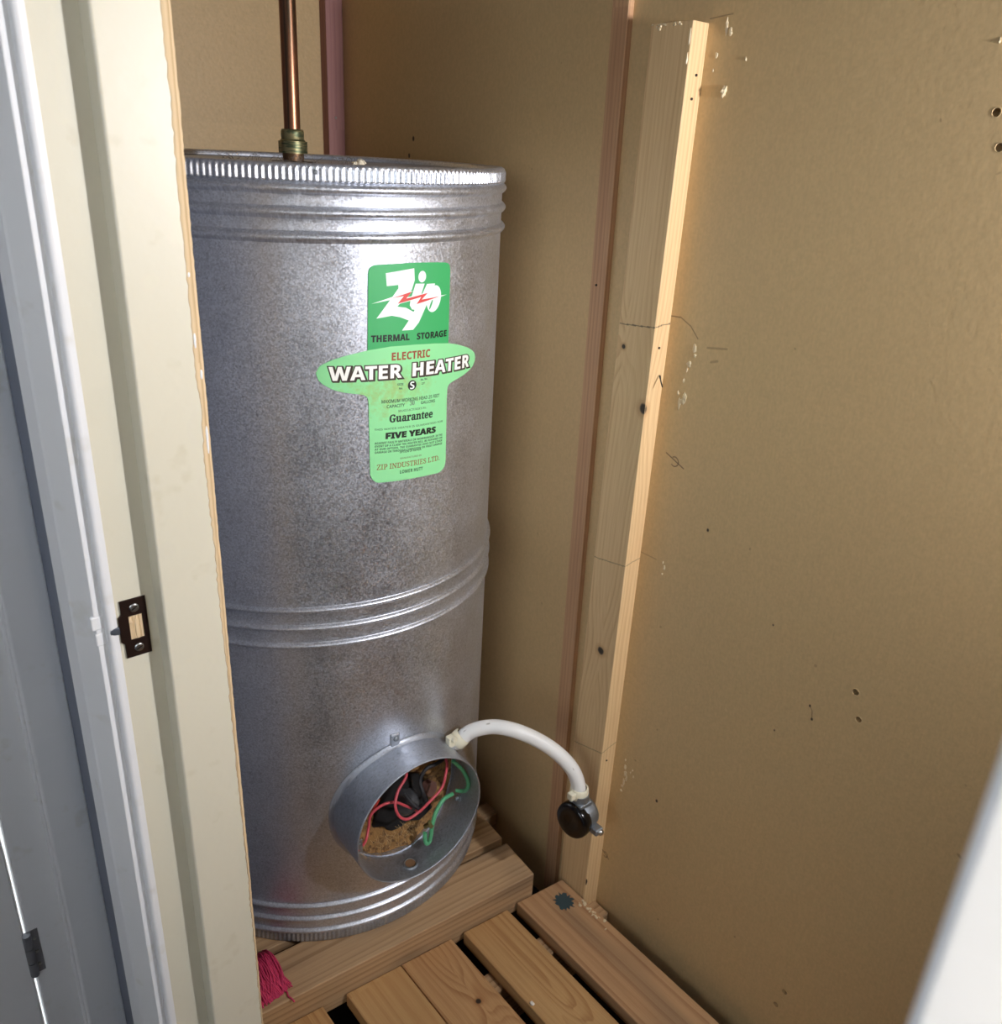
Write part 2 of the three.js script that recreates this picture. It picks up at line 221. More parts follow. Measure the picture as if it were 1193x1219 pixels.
// door frame 1: painted jambs, stops and architraves
{
  const frame = struct(group('door_1'));
  const ext = (pts, y0, y1) => { const s = new THREE.Shape(pts.map(([x, z]) => new THREE.Vector2(x, -z))); const g = new THREE.ExtrudeGeometry(s, { depth: y1 - y0, bevelEnabled: false }); g.rotateX(-Math.PI / 2); g.translate(0, y0, 0); return metreUV(g, 1, 0.6, 0.6); };
  const arc = (cx, cz, r, a0, a1, n = 6) => Array.from({ length: n + 1 }, (_, i) => { const a = a0 + ((a1 - a0) * i) / n; return [cx + r * Math.cos(a), cz + r * Math.sin(a)]; });
  const jamb = [[0.178, -0.775], [0.178, -0.75], [0.2175, -0.7495], ...arc(0.2205, -0.7303, 0.003, Math.PI, Math.PI * 0.5, 6), ...arc(0.274, -0.7303, 0.003, Math.PI / 2, 0, 4), [0.277, -0.775]];
  const j = mesh('jamb', ext(jamb, -0.12, 1.93), creamMat, frame);
  // bare timber where the paint has chipped along the jamb's inner edge: a ragged strip that lies on the arris
  const R = rng(77), pos = [], idx = [], rows = 420;
  for (let i = 0; i <= rows; i++) {
    const y = -0.12 + (2.05 * i) / rows, w = mix(0.003, 0.0095, smooth(0.2, 1.4, y)) * (0.75 + 0.6 * fbm(y * 22, 1, 5)) + 0.0012 * (R() - 0.5), e = 0.2777 + 0.0012 * (fbm(y * 14, 4, 9) - 0.5) + 0.0006 * (R() - 0.5), zz = -0.7267 + 0.0006 * R();
    pos.push(e - w, y, -0.7276, e - w * 0.9, y, zz, e - 0.0012, y, zz - 0.0004, e, y, -0.7293, e, y, -0.776);
    if (i) for (let k = 0; k < 4; k++) { const a = (i - 1) * 5 + k, b = i * 5 + k; idx.push(a, a + 1, b, b, a + 1, b + 1); }
  }
  const eg = new THREE.BufferGeometry(); eg.setAttribute('position', new THREE.Float32BufferAttribute(pos, 3)); eg.setIndex(idx); eg.computeVertexNormals(); metreUV(eg, 1, 0.5, 0.03);
  const re = mesh('bare_timber_edge', eg, rawEdgeMat, j); re.material.side = THREE.DoubleSide;
  for (const [y, h] of [[0.99, 0.004], [1.02, 0.006], [1.075, 0.002], [0.93, 0.012]]) mesh('paint_flake', lump(0.0012, h, 0.0008, 3, 0.4, 2).translate(0.271 + 0.003 * (y < 1), y, -0.7267), whitePaint, j);
  mesh('white_edge', ext([[0.176, -0.775], [0.1715, -0.762], ...arc(0.1765, -0.7535, 0.005, Math.PI, Math.PI / 2, 6), [0.181, -0.7488], [0.1815, -0.7502], [0.1815, -0.775]], -0.12, 1.93), whitePaint, frame);
  mesh('architrave', ext([[0.177, -0.83], [0.177, -0.757], [0.166, -0.757], ...arc(0.165, -0.7585, 0.0015, Math.PI / 2, Math.PI, 3), [0.1515, -0.778], [0.150, -0.782], [0.150, -0.826], [0.154, -0.83]], -0.12, 1.99), whitePaint, frame);
  // the near jamb, beside the camera
  mesh('jamb', ext([[0.176, -0.012], [0.282, -0.012], [0.282, -0.035], [0.224, -0.046], [0.208, -0.035], [0.176, -0.035]], -0.12, 1.93), creamMat, frame);
  mesh('architrave', ext([[0.177, 0.036], [0.160, 0.062], [0.1565, 0.058], [0.1565, -0.0335], [0.1575, -0.0352], [0.159, -0.0364], [0.177, -0.0364]], -0.12, 1.99), whitePaint, frame);
  mesh('head', metreUV(box(0.176, 0.282, 1.93, 1.955, -0.775, -0.012), 2, 0.6, 0.6), creamMat, frame);
  mesh('architrave', box(0.152, 0.177, 1.935, 1.99, -0.82, 0.03, 0.004), whitePaint, frame);
}
// door 2 at the far end of the hallway: architrave, jamb, and a door standing a crack open on its hinge
{
  const d2 = struct(group('door_2'));
  mesh('architrave', metreUV(box(0.1265, 0.1775, -0.12, 2.1, -1.045, -1.022, 0.004), 1, 0.6, 0.6), whitePaint, d2);
  mesh('bead', metreUV(box(0.1225, 0.1285, -0.12, 2.1, -1.045, -1.026, 0.0025), 1, 0.6, 0.6), whitePaint, d2);
  mesh('jamb', metreUV(box(0.0785, 0.1245, -0.12, 2.1, -1.10, -1.034, 0.002), 1, 0.6, 0.6), whitePaint, d2);
  mesh('door_panel', metreUV(box(-0.78, 0.0735, -0.11, 2.04, -1.072, -1.036, 0.003), 1, 0.6, 0.6), whitePaint, d2);
  const hinge = mesh('hinge', merged([cyl(0.0055, 0.024, { seg: 16, at: [0.076, 0.103, -1.030] }), cyl(0.0055, 0.024, { seg: 16, at: [0.076, 0.129, -1.030] }), cyl(0.0055, 0.024, { seg: 16, at: [0.076, 0.155, -1.030] }), box(0.0765, 0.0905, 0.09, 0.168, -1.0345, -1.0328, 0.0005)]), std({ color: 0x8f9094, metalness: 0.5, roughness: 0.5 }), d2);
  mesh('hinge_screw', merged([0.105, 0.129, 0.153].map((y) => cyl(0.0022, 0.0015, { seg: 12, at: [0.085, y, -1.0322], axis: [0, 0, 1] }))), steel, hinge);
}
// floor: subfloor, joists and the slatted boards
{
  const floor = struct(group('floor'));
  mesh('subfloor', box(0.17, 0.94, -0.18, -0.125, -1.60, 0.99), darkFloorMat, floor);
  mesh('hallway_floor', metreUV(box(-1.24, 0.18, -0.18, -0.12, -1.56, 1.8), 2, 1, 1), hallFloorMat, floor);
  for (const z of [-1.35, -1.0, -0.697, -0.2, 0.3, 0.8]) mesh('joist', metreUV(box(0.284, 0.882, -0.124, -0.0255, z - 0.018, z + 0.018, 0.002), 0, 0.8, 0.12, 0.1 * z), beamMat, floor);
  const boards = [[0.7526, 0.8500, -0.7695, 0], [0.6436, 0.7306, -0.778, 1], [0.5300, 0.6208, -0.7895, 2], [0.4366, 0.5284, -0.7985, 3], [0.3150, 0.3991, -0.811, 1]];
  boards.forEach(([x0, x1, z0, m], i) => {
    const g = box(x0, x1, -0.025, 0, z0, 0.94, 0.0018), p = g.attributes.position; for (let k = 0; k < p.count; k++) if (p.getZ(k) < 0) p.setZ(k, p.getZ(k) + (p.getX(k) - (x0 + x1) / 2) * 0.10);
    const b = mesh('floor_board', metreUV(g, 2, 1.2, 0.13, 0.66 + (i > 3 ? 0.4 : 0), -x0 / 0.13 + 0.1), deckMats[m], floor);
    if (i === 0) {
      const s = new THREE.Shape(), R = rng(9), n = 34; for (let k = 0; k < n; k++) { const a = (k / n) * 6.283, r = 0.0135 * (0.7 + 0.6 * R()); const X = Math.cos(a) * r * 1.1, Y = Math.sin(a) * r * 1.25; k ? s.lineTo(X, Y) : s.moveTo(X, Y); }
      mesh('paint_splash', new THREE.ExtrudeGeometry(s, { depth: 0.0006, bevelEnabled: false }).rotateX(-Math.PI / 2).translate(0.8195, 0.0001, -0.727), std({ color: 0x34474b, roughness: 0.5 }), b);
      const fl = []; for (let k = 0; k < 26; k++) fl.push(lump(0.0008 + 0.0022 * R(), 0.0012, 0.001 + 0.002 * R(), k, 0.5, 1).translate(0.842 + 0.012 * (R() - 0.6), 0.0006, -0.71 + 0.08 * R() * R()));
      mesh('plaster_crumbs', merged(fl), scarMat, b).userData.kind = 'stuff';
    }
  });
}
// ------------------------------------------------------------------ timbers on the walls
{
  const tilt = (g, f) => { const p = g.attributes.position; for (let i = 0; i < p.count; i++) { const [dx, dz] = f(p.getY(i)); p.setX(i, p.getX(i) + (p.getX(i) < 0.87 ? dx : 0)); p.setZ(i, p.getZ(i) + dz); } return g; };
  const b = group('wall_batten', [0, 0, 0]); tag(b, 'wide flat pine batten with knots and pencil lines, fixed upright on tan wall', 'batten');
  const g = box(0.855, 0.8855, -0.09, 1.326, -0.768, -0.7064, 0.0012);
  metreUV(g, 1, 1.4, 0.13, 0.02 / 1.4, 0.768 / 0.13);
  mesh('plank', tilt(g, (y) => [mix(-0.003, 0.002, clamp(y / 1.32)), mix(-0.006, 0.001, clamp(y / 1.32))]), battenMat, b);
  const R = rng(12), fl = []; for (let k = 0; k < 16; k++) fl.push(lump(0.0012, 0.0009 + 0.0012 * R(), 0.001 + 0.0022 * R(), k, 0.7, 2).translate(0.857, 1.3245 - 0.006 * R() * R(), -0.765 + 0.045 * R()));
  mesh('paint_flakes', merged(fl), scarMat, b).userData.kind = 'stuff';
  mesh('torn_paint', merged([lump(0.0010, 0.010, 0.0014, 4, 0.7, 3).translate(0.857, 1.309, -0.708), lump(0.0010, 0.006, 0.0010, 5, 0.7, 3).translate(0.8565, 1.288, -0.708)]), scarMat, b);
  for (const [x, y] of [[0.873, 1.272], [0.870, 1.247], [0.868, 0.956], [0.866, 0.290]]) mesh('nail_hole', cyl(0.0015, 0.003, { seg: 12, at: [x, y, -0.7064 - mix(0.006, -0.001, y / 1.32)], axis: [0, 0, 1] }), darkHole, b);
  mesh('nail', tube([[0.877, 0.897, -0.7095], [0.876, 0.919, -0.7065], [0.870, 0.914, -0.699], [0.866, 0.908, -0.692]], 0.0009, 16, 6), std({ color: 0x3d3f3c, metalness: 0.6, roughness: 0.5 }), b);
  mesh('split', lump(0.0012, 0.010, 0.0022, 8, 0.9, 3).translate(0.8532, 0.036, -0.712), darkHole, b);
  const s = group('wall_batten', [0, 0, 0]); tag(s, 'narrow reddish timber strip flat on the tan wall between heater and wide batten', 'batten');
  const sg = box(0.8755, 0.8855, -0.09, 2.29, -0.840, -0.8124, 0.001); metreUV(sg, 1, 1.5, 0.05, 0.1, 0.3);
  const hug = (g, f) => { const p = g.attributes.position; for (let i = 0; i < p.count; i++) p.setZ(i, p.getZ(i) + f(p.getY(i))); return g; };
  mesh('plank', hug(sg, (y) => mix(0.006, -0.011, y / 1.36)), stripMat, s);
  mesh('nail_hole', cyl(0.0015, 0.003, { seg: 10, at: [0.8753, 1.017, -0.835], axis: [1, 0, 0] }), darkHole, s);
  const c = group('corner_stud', [0, 0, 0]); tag(c, 'mauve stained timber stud standing in the back corner behind the heater', 'stud');
  mesh('plank', metreUV(box(0.8515, 0.8852, -0.10, 2.29, -1.5437, -1.521, 0.0015), 1, 1.2, 0.06), mauveMat, c);
  mesh('nail_head', cyl(0.0022, 0.002, { seg: 12, at: [0.866, 1.22, -1.5205], axis: [0, 0, 1] }), steel, c);
}
// ------------------------------------------------------------------ stand under the heater
{
  const st = group('heater_stand', [0.789, 0, -0.775]); st.rotation.y = -THREE.MathUtils.degToRad(-5.2);
  st.rotation.y = THREE.MathUtils.degToRad(-5.2); tag(st, 'rough timber stand of parallel beams under the galvanised heater', 'stand');
  for (let k = 0; k < 4; k++) {
    const z1 = -k * 0.0965, L = [0.49, 0.475, 0.46, 0.45][k], g = box(-L, 0, -0.0245, 0.0427, z1 - 0.083, z1, 0.0018);
    mesh('beam', metreUV(g, 0, 0.8, 0.12, 0.17 * k, 0.3 * k), beamMat, st);
  }
}
// ------------------------------------------------------------------ the water heater
const HX = 0.5748, HZ = -1.1076, R0 = 0.27, Y0 = 0.0432;
const heater = group('water_heater', [HX, Y0, HZ]); tag(heater, 'tall galvanised water heater with green paper label and open wiring collar, on timber beams', 'water heater');
{
  const bead = (yc, h, b) => Array.from({ length: 15 }, (_, i) => { const t = i / 14; return [R0 + b * Math.sin(Math.PI * t) ** 0.8, yc + h * (t - 0.5)]; });
  const prof = [[0, 0.0], [R0 - 0.012, 0.0], [R0 - 0.004, 0.001], [R0, 0.004], [R0, 0.017],
    ...bead(0.067 - Y0, 0.0105, 0.0055), ...bead(0.0915 - Y0, 0.0105, 0.0055), ...bead(0.1175 - Y0, 0.0105, 0.0055),
    ...[0.2, 0.3, 0.4, 0.5].map((y) => [R0, y]), ...bead(0.5765 - Y0, 0.0095, 0.005), ...bead(0.603 - Y0, 0.0095, 0.005), ...bead(0.629 - Y0, 0.0095, 0.005),
    ...[0.7, 0.8, 0.9, 1.0].map((y) => [R0, y]), ...bead(1.0865 - Y0, 0.0135, 0.0055), ...bead(1.1115 - Y0, 0.0135, 0.0055), ...bead(1.1355 - Y0, 0.013, 0.0055),
    [R0, 1.143 - Y0], [R0, 1.150 - Y0], [R0 - 0.002, 1.152 - Y0], [0, 1.152 - Y0]];
  const TH = -0.05236, YC = 0.283 - Y0, ev = new Evaluator(); ev.useGroups = false; ev.attributes = ['position', 'normal'];
  const body = new Brush(new THREE.LatheGeometry(prof.map((p) => new THREE.Vector2(...p)), 256)); body.geometry.deleteAttribute('uv');
  const nz = [Math.sin(TH), 0, Math.cos(TH)], pocket = new Brush(cyl(0.1, 0.15, { seg: 64, at: [nz[0] * (R0 + 0.005), YC, nz[2] * (R0 + 0.005)], axis: nz })); pocket.geometry.deleteAttribute('uv'); body.updateMatrixWorld(); pocket.updateMatrixWorld();
  const g = ev.evaluate(body, pocket, SUBTRACTION).geometry, p = g.attributes.position, uv = new Float32Array(p.count * 2);
  for (let i = 0; i < p.count; i++) { let a = Math.atan2(p.getX(i), p.getZ(i)); uv[2 * i] = (a * R0) / 0.4; uv[2 * i + 1] = (p.getY(i) + 0.6 * (R0 - Math.hypot(p.getX(i), p.getZ(i)))) / 0.4; }
  for (let i = 0; i < p.count; i += 3) { const q = [uv[2 * i], uv[2 * i + 2], uv[2 * i + 4]]; if (!g.index && Math.max(...q) - Math.min(...q) > 2) for (let k = 0; k < 3; k++) if (uv[2 * (i + k)] < 0) uv[2 * (i + k)] += (2 * Math.PI * R0) / 0.4; }
  g.setAttribute('uv', new THREE.BufferAttribute(uv, 2)); mesh('casing', g, galv, heater);
  // crimped lid rim: a rolled lip over a fluted skirt; the same, smaller, at the foot
  const flute = (y0, y1, r, amp, n, lip) => {
    const rows = lip ? [[r - 0.012, y1 - 0.008, 0], [r - 0.0115, y1 - 0.003, 0], [r - 0.009, y1, 0], [r - 0.003, y1 + 0.0002, 0], [r, y1 - 0.0012, 0], [r + 0.0008, y1 - 0.0035, 0.15], [r + 0.001, y1 - 0.006, 1], [r + 0.001, mix(y0, y1, 0.45), 1], [r + 0.001, y0 + 0.002, 1], [r + 0.0012, y0, 0.2], [r - 0.001, y0 - 0.0006, 0]] : [[r, y1, 0], [r + 0.001, y1 - 0.002, 1], [r + 0.001, y0 + 0.003, 1], [r + 0.0004, y0, 0], [r - 0.003, y0, 0]];
    const N = n * 8, P = [], U = [], I = [];
    rows.forEach(([rr, y, k], j) => { for (let i = 0; i <= N; i++) { const a = (i / N) * Math.PI * 2, w = rr + amp * k * Math.sin(a * n) * (0.7 + 0.6 * noise(a * n / 6.28, 2, 3)); P.push(w * Math.sin(a), y, w * Math.cos(a)); U.push((a * R0) / 0.4, (y * 1.5) / 0.4); if (i < N && j) { const A = (j - 1) * (N + 1) + i, B = j * (N + 1) + i; I.push(A, B, A + 1, A + 1, B, B + 1); } } });
    const f = new THREE.BufferGeometry(); f.setAttribute('position', new THREE.Float32BufferAttribute(P, 3)); f.setAttribute('uv', new THREE.Float32BufferAttribute(U, 2)); f.setIndex(I); f.computeVertexNormals(); return f;
  };
  const rim = mesh('crimped_rim', flute(1.1425 - Y0, 1.1605 - Y0, R0 + 0.0015, 0.0010, 250, true), galv, heater); rim.material.side = THREE.DoubleSide;
  mesh('crimped_foot', flute(0.0438 - Y0, 0.0605 - Y0, R0 + 0.0005, 0.001, 250, false), galvDull, heater);
  mesh('lid', lathe([[0, 0.0005], [R0 - 0.012, 0], [R0 - 0.0105, 0.0015]], 128, { at: [0, 1.1525 - Y0, 0] }), galvDull, heater).material.side = THREE.DoubleSide;
  mesh('rivet', lathe([[0, 0.0015], [0.0016, 0.0012], [0.0026, 0.0002], [0.0026, -0.002]], 16, { at: [(R0 + 0.003) * Math.sin(-0.42), 1.152 - Y0, (R0 + 0.003) * Math.cos(-0.42)], axis: [Math.sin(-0.42), 0, Math.cos(-0.42)] }), zinc, heater);

  // ---- paper label, bent round the casing (s along the arc, y up; tenths of a millimetre)
  const O = [[-590, 10490], [-578, 10535], [-550, 10562], [-502, 10580], [-7, 10589], [448, 10571], [505, 10556], [536, 10531], [549, 10472], [544, 9595], [700, 9562], [836, 9518], [970, 9474], [1056, 9430], [1130, 9380], [1156, 9321], [1145, 9265], [1097, 9213], [990, 9168], [856, 9132], [720, 9108], [627, 9091], [575, 9070], [548, 9030], [540, 8926], [545, 8060], [535, 8005], [511, 7962], [470, 7935], [419, 7918], [-464, 7962], [-520, 7975], [-570, 8020], [-598, 8084], [-606, 8983], [-612, 9040], [-625, 9070], [-666, 9100], [-780, 9120], [-914, 9144], [-1010, 9175], [-1073, 9208], [-1140, 9250], [-1185, 9300], [-1211, 9382], [-1166, 9462], [-1041, 9522], [-880, 9570], [-609, 9622]];
  const S0 = -1240, S1 = 1200, B0 = 7880, B1 = 10630, K = 0.48, W = Math.round((S1 - S0) * K), H = Math.round((B1 - B0) * K), cv = document.createElement('canvas'); cv.width = W; cv.height = H; const c = cv.getContext('2d');
  const X = (s) => (s - S0) * K, Y = (b) => (B1 - b) * K, poly = (pts) => { c.beginPath(); pts.forEach(([s, b], i) => (i ? c.lineTo(X(s), Y(b)) : c.moveTo(X(s), Y(b)))); c.closePath(); };
  c.fillStyle = '#93e29d'; c.fillRect(0, 0, W, H);
  c.fillStyle = '#3cab62'; poly([[-700, 10700], [700, 10700], [700, 9560], [544, 9597], [308, 9624], [2, 9644], [-323, 9650], [-700, 9615]]); c.fill();
  const Rn = rng(41); // age stains round the waist of the paper
  for (let i = 0; i < 900; i++) { const s = -330 + 700 * (Rn() + Rn() - 1), b = 9120 + 420 * (Rn() + Rn() + Rn() - 1.5) * 0.7; c.fillStyle = `rgba(${150 + 40 * Rn()},${150 + 20 * Rn()},70,${0.03 + 0.05 * Rn()})`; c.beginPath(); c.arc(X(s), Y(b), 4 + 26 * Rn() * Rn(), 0, 7); c.fill(); }
  // the big white letters
  const shape = (pts, col) => { c.fillStyle = col; poly(pts); c.fill(); };
  shape([[-368, 10341], [-380, 10485], [-12, 10527], [-4, 10391], [-40, 10290], [-235, 10105], [-120, 10085], [60, 9990], [127, 10040], [-20, 9821], [-173, 9825], [-83, 9935], [-203, 9982], [-308, 10005], [-498, 9982], [-222, 10310], [-222, 10349]], '#f6fbf6');
  shape([[10, 10352], [140, 10345], [60, 10150], [80, 10125], [120, 10160], [85, 10080], [20, 10050], [-40, 10060], [-70, 10110], [-60, 10170]], '#f6fbf6');
  c.fillStyle = '#f6fbf6'; c.beginPath(); c.ellipse(X(103), Y(10426), 55 * K, 66 * K, 0.1, 0, 7); c.fill();
  shape([[175, 10340], [298, 10337], [275, 10280], [60, 9900], [-20, 9821], [-173, 9825], [-60, 9960]], '#f6fbf6');
  c.beginPath(); c.ellipse(X(285), Y(10160), 108 * K, 158 * K, 0.28, 0, 7); c.fill();
  c.fillStyle = '#3cab62'; c.beginPath(); c.ellipse(X(240), Y(10095), 13 * K, 62 * K, 0.42, 0, 7); c.fill();
  shape([[-560, 10150], [-279, 10225], [-30, 10275], [-100, 10205], [195, 10243], [112, 10180], [500, 10192], [5, 10110], [75, 10185], [-251, 10128], [-164, 10208]], '#f6fbf6');
  shape([[-300, 10205], [-40, 10265], [-118, 10190], [185, 10235], [98, 10165], [380, 10182], [25, 10117], [90, 10195], [-230, 10138], [-150, 10220]], '#d84a44');
  const text = (str, a, b, size, col, font = 'bold # sans-serif', o = {}) => {
    c.save(); c.translate(X(a[0]), Y(a[1])); c.rotate(Math.atan2(Y(b[1]) - Y(a[1]), X(b[0]) - X(a[0]))); c.font = font.replace('#', `${size * K / 0.72}px`); const w = c.measureText(str).width, L = Math.hypot(X(b[0]) - X(a[0]), Y(b[1]) - Y(a[1])); c.scale(L / w, 1);
    if (o.stroke) { c.lineJoin = 'miter'; c.miterLimit = 3; c.strokeStyle = o.stroke; c.lineWidth = o.w; if (o.drop) { for (let k = 0; k <= 6; k++) { c.strokeText(str, (k / 6) * o.drop, (k / 6) * o.drop); } } else c.strokeText(str, 0, 0); }
    c.fillStyle = col; c.fillText(str, 0, 0); if (o.bold) { c.strokeStyle = col; c.lineWidth = o.bold; c.strokeText(str, 0, 0); } c.restore();
  };
  text('THERMAL', [-567, 9717], [-69, 9706], 74, '#04140a', undefined, { bold: 2.6 }); text('STORAGE', [30, 9702], [511, 9690], 74, '#04140a', undefined, { bold: 2.2 });
  text('ELECTRIC', [-319, 9482], [240, 9470], 92, '#9a4a30', undefined, { bold: 1.5 });
  text('WATER', [-1065, 9290], [-180, 9268], 158, '#fffdf4', undefined, { stroke: '#3a3026', w: 15, drop: 5, bold: 3 }); text('HEATER', [-48, 9264], [990, 9230], 158, '#fffdf4', undefined, { stroke: '#3a3026', w: 15, drop: 5, bold: 3 });
  c.fillStyle = '#171413'; c.beginPath(); c.arc(X(-28), Y(9152), 62 * K, 0, 7); c.fill(); text('S', [-66, 9106], [12, 9106], 92, '#f3fbf2');
  const ink = '#25402a';
  text('SIZE', [-237, 9172], [-150, 9168], 26, ink); text('No.', [-215, 9122], [-160, 9120], 24, ink); text('No. No.', [95, 9190], [205, 9192], 26, ink); text('27', [110, 9140], [160, 9142], 24, ink);
  text('MAXIMUM WORKING HEAD 25 FEET', [-448, 8976], [402, 8940], 40, ink, '# sans-serif', { bold: 1 }); text('CAPACITY', [-379, 8908], [-135, 8903], 36, ink, '# sans-serif', { bold: 1 }); text('30', [-62, 8904], [10, 8902], 58, '#5a6a62', 'bold # serif'); text('GALLONS', [100, 8897], [331, 8886], 36, ink, '# sans-serif', { bold: 1 });
  text("MANUFACTURER'S No.", [-224, 8840], [194, 8827], 26, ink, '# serif');
  text('Guarantee', [-348, 8728], [295, 8697], 92, '#1d2a20', 'bold # serif', { bold: 3 });
  text('THIS WATER HEATER IS GUARANTEED FOR', [-540, 8644], [473, 8598], 24, ink, '# sans-serif');
  text('FIVE YEARS', [-402, 8526], [351, 8488], 72, '#10140f', undefined, { bold: 4 });
  ['AGAINST FAULTY MATERIALS OR WORKMANSHIP. IN THE', 'EVENT OF A CLAIM THE HEATER WILL BE REPAIRED OR', 'AT OUR OPTION. THE GUARANTEE DOES NOT COVER', 'DAMAGE OR THROUGH CORROSION OR FROST DAMAGE'].forEach((s, i) => text(s, [-537, 8470 - i * 39], [471, 8417 - i * 39], 27, ink, 'bold # sans-serif'));
  text('OPTION OF REPAIR.', [-204, 8312], [123, 8296], 27, ink); text('MANUFACTURED BY', [-198, 8232], [124, 8216], 22, '#6a5a3c', '# sans-serif');
  text('ZIP INDUSTRIES LTD.', [-515, 8138], [432, 8094], 66, '#8d5a34', '# serif', { bold: 1 }); text('LOWER HUTT', [-204, 8040], [143, 8022], 44, ink, undefined);
  const ct = new THREE.CanvasTexture(cv); ct.colorSpace = THREE.SRGBColorSpace;
  const P = [], U = [], I = [], rows = 240, cols = 28;
  for (let j = 0; j <= rows; j++) {
    const b = mix(7919, 10588, j / rows); let lo = 1e9, hi = -1e9;
    for (let k = 0; k < O.length; k++) { const [s0, b0] = O[k], [s1, b1] = O[(k + 1) % O.length]; if ((b0 - b) * (b1 - b) <= 0 && b0 !== b1) { const s = mix(s0, s1, (b - b0) / (b1 - b0)); lo = Math.min(lo, s); hi = Math.max(hi, s); } }
    for (let i = 0; i <= cols; i++) { const s = mix(lo, hi, i / cols), a = s / 1e4 / R0, e = R0 + 0.0007 + 0.0002 * noise(s / 120, b / 120, 3); P.push(e * Math.sin(a), b / 1e4 - Y0, e * Math.cos(a)); U.push((s - S0) / (S1 - S0), (b - B0) / (B1 - B0)); if (i < cols && j) { const A = (j - 1) * (cols + 1) + i, B = A + cols + 1; I.push(A, A + 1, B, B, A + 1, B + 1); } }
  }
  const sg = new THREE.BufferGeometry(); sg.setAttribute('position', new THREE.Float32BufferAttribute(P, 3)); sg.setAttribute('uv', new THREE.Float32BufferAttribute(U, 2)); sg.setIndex(I); sg.computeVertexNormals();
  mesh('paper_label', sg, std({ map: ct, roughness: 0.5, side: THREE.DoubleSide }), heater).userData.label = 'green printed paper label';

  // ---- wiring collar: local x along the casing, y up, z outwards; z = 0 at the casing's surface
  const col = mesh('wiring_collar', lathe([[0.1045, -0.028], [0.1045, 0.0525], [0.1038, 0.0545], [0.1025, 0.0545], [0.1018, 0.0525], [0.1018, -0.028]], 96, { axis: [0, 0, 1] }), galvDull, heater);
  col.position.set(nz[0] * R0, YC, nz[2] * R0); col.rotation.y = TH;
  const wob = (g, amp) => g;
  { // flange that laps the casing
    const Pf = [], If = [], n = 96; for (let j = 0; j < 3; j++) for (let i = 0; i <= n; i++) { const a = (i / n) * 6.28319, r = [0.104, 0.1065, 0.1105][j] + (j === 2 ? 0.003 * (fbm(Math.cos(a) * 3 + 5, Math.sin(a) * 3 + 5, 6) - 0.5) : 0), x = r * Math.cos(a), y = r * Math.sin(a); Pf.push(x, y, Math.sqrt(R0 * R0 - x * x) - R0 + [0.0075, 0.0022, 0.0007][j]); if (j && i < n) { const A = (j - 1) * (n + 1) + i, B = A + n + 1; If.push(A, B, A + 1, A + 1, B, B + 1); } }
    const f = new THREE.BufferGeometry(); f.setAttribute('position', new THREE.Float32BufferAttribute(Pf, 3)); f.setIndex(If); f.computeVertexNormals(); metreUV(f, 0, 0.4, 0.4); mesh('flange', f, galvDull, col).material.side = THREE.DoubleSide;
  }
  { // straw-coloured insulation with torn, uneven face
    const Pi = [], Ui = [], Ii = [], nr = 26, na = 96; for (let j = 0; j <= nr; j++) for (let i = 0; i <= na; i++) { const r = 0.0995 * (j / nr), a = (i / na) * 6.28319, x = r * Math.cos(a), y = r * Math.sin(a), pit = 1 - smooth(0.03, 0.055, Math.hypot(x - 0.012, y + 0.022)); Pi.push(x, y, -0.012 + 0.022 * (fbm(x * 60 + 9, y * 60 + 9, 61) - 0.5) - 0.03 * pit + (y < -0.06 ? (-0.06 - y) * 0.25 : 0)); Ui.push(x / 0.09, y / 0.09); if (j && i < na) { const A = (j - 1) * (na + 1) + i, B = A + na + 1; Ii.push(A, B, A + 1, A + 1, B, B + 1); } }
    const f = new THREE.BufferGeometry(); f.setAttribute('position', new THREE.Float32BufferAttribute(Pi, 3)); f.setAttribute('uv', new THREE.Float32BufferAttribute(Ui, 2)); f.setIndex(Ii); f.computeVertexNormals(); wool.side = THREE.DoubleSide; mesh('insulation', f, wool, col).userData.label = 'brown fibre insulation';
  }
  mesh('element_boss', lump(0.046, 0.042, 0.022, 71, 0.5, 5, 3).translate(0.012, -0.026, -0.022), blackRough, col);
  { const cap = lathe([[0, 0.042], [0.008, 0.041], [0.014, 0.036], [0.019, 0.022], [0.024, 0.004], [0.025, -0.006]], 32, { at: [0, 0, 0] }); const p2 = cap.attributes.position; for (let i = 0; i < p2.count; i++) { const a = Math.atan2(p2.getZ(i), p2.getX(i)), k = 1 - 0.10 * smooth(0.3, 1, Math.cos(a * 5)); p2.setX(i, p2.getX(i) * k); p2.setZ(i, p2.getZ(i) * k); } cap.computeVertexNormals(); cap.applyQuaternion(new THREE.Quaternion().setFromUnitVectors(V([0, 1, 0]), V([-0.15, 0.55, 0.9]).normalize())); cap.translate(0.010, -0.018, -0.016); mesh('element_cap', cap, greyCap, col); }
  mesh('terminal', cyl(0.012, 0.012, { seg: 24, at: [0.05, -0.008, -0.006], axis: [0.3, 0.2, 1] }), std({ color: 0x6b4a40, roughness: 0.5 }), col);
  mesh('red_wire', tube([[-0.1006, -0.0069, 0.047], [-0.0786, -0.0148, 0.03], [-0.0686, -0.0051, 0.02], [-0.0622, 0.0132, 0.016], [-0.0442, 0.0218, 0.016], [-0.0265, 0.0218, 0.02], [-0.008, 0.0073, 0.022], [0.0223, -0.0261, 0.012], [0.026, -0.03, 0.0]], 0.0021, 60), redWire, col);
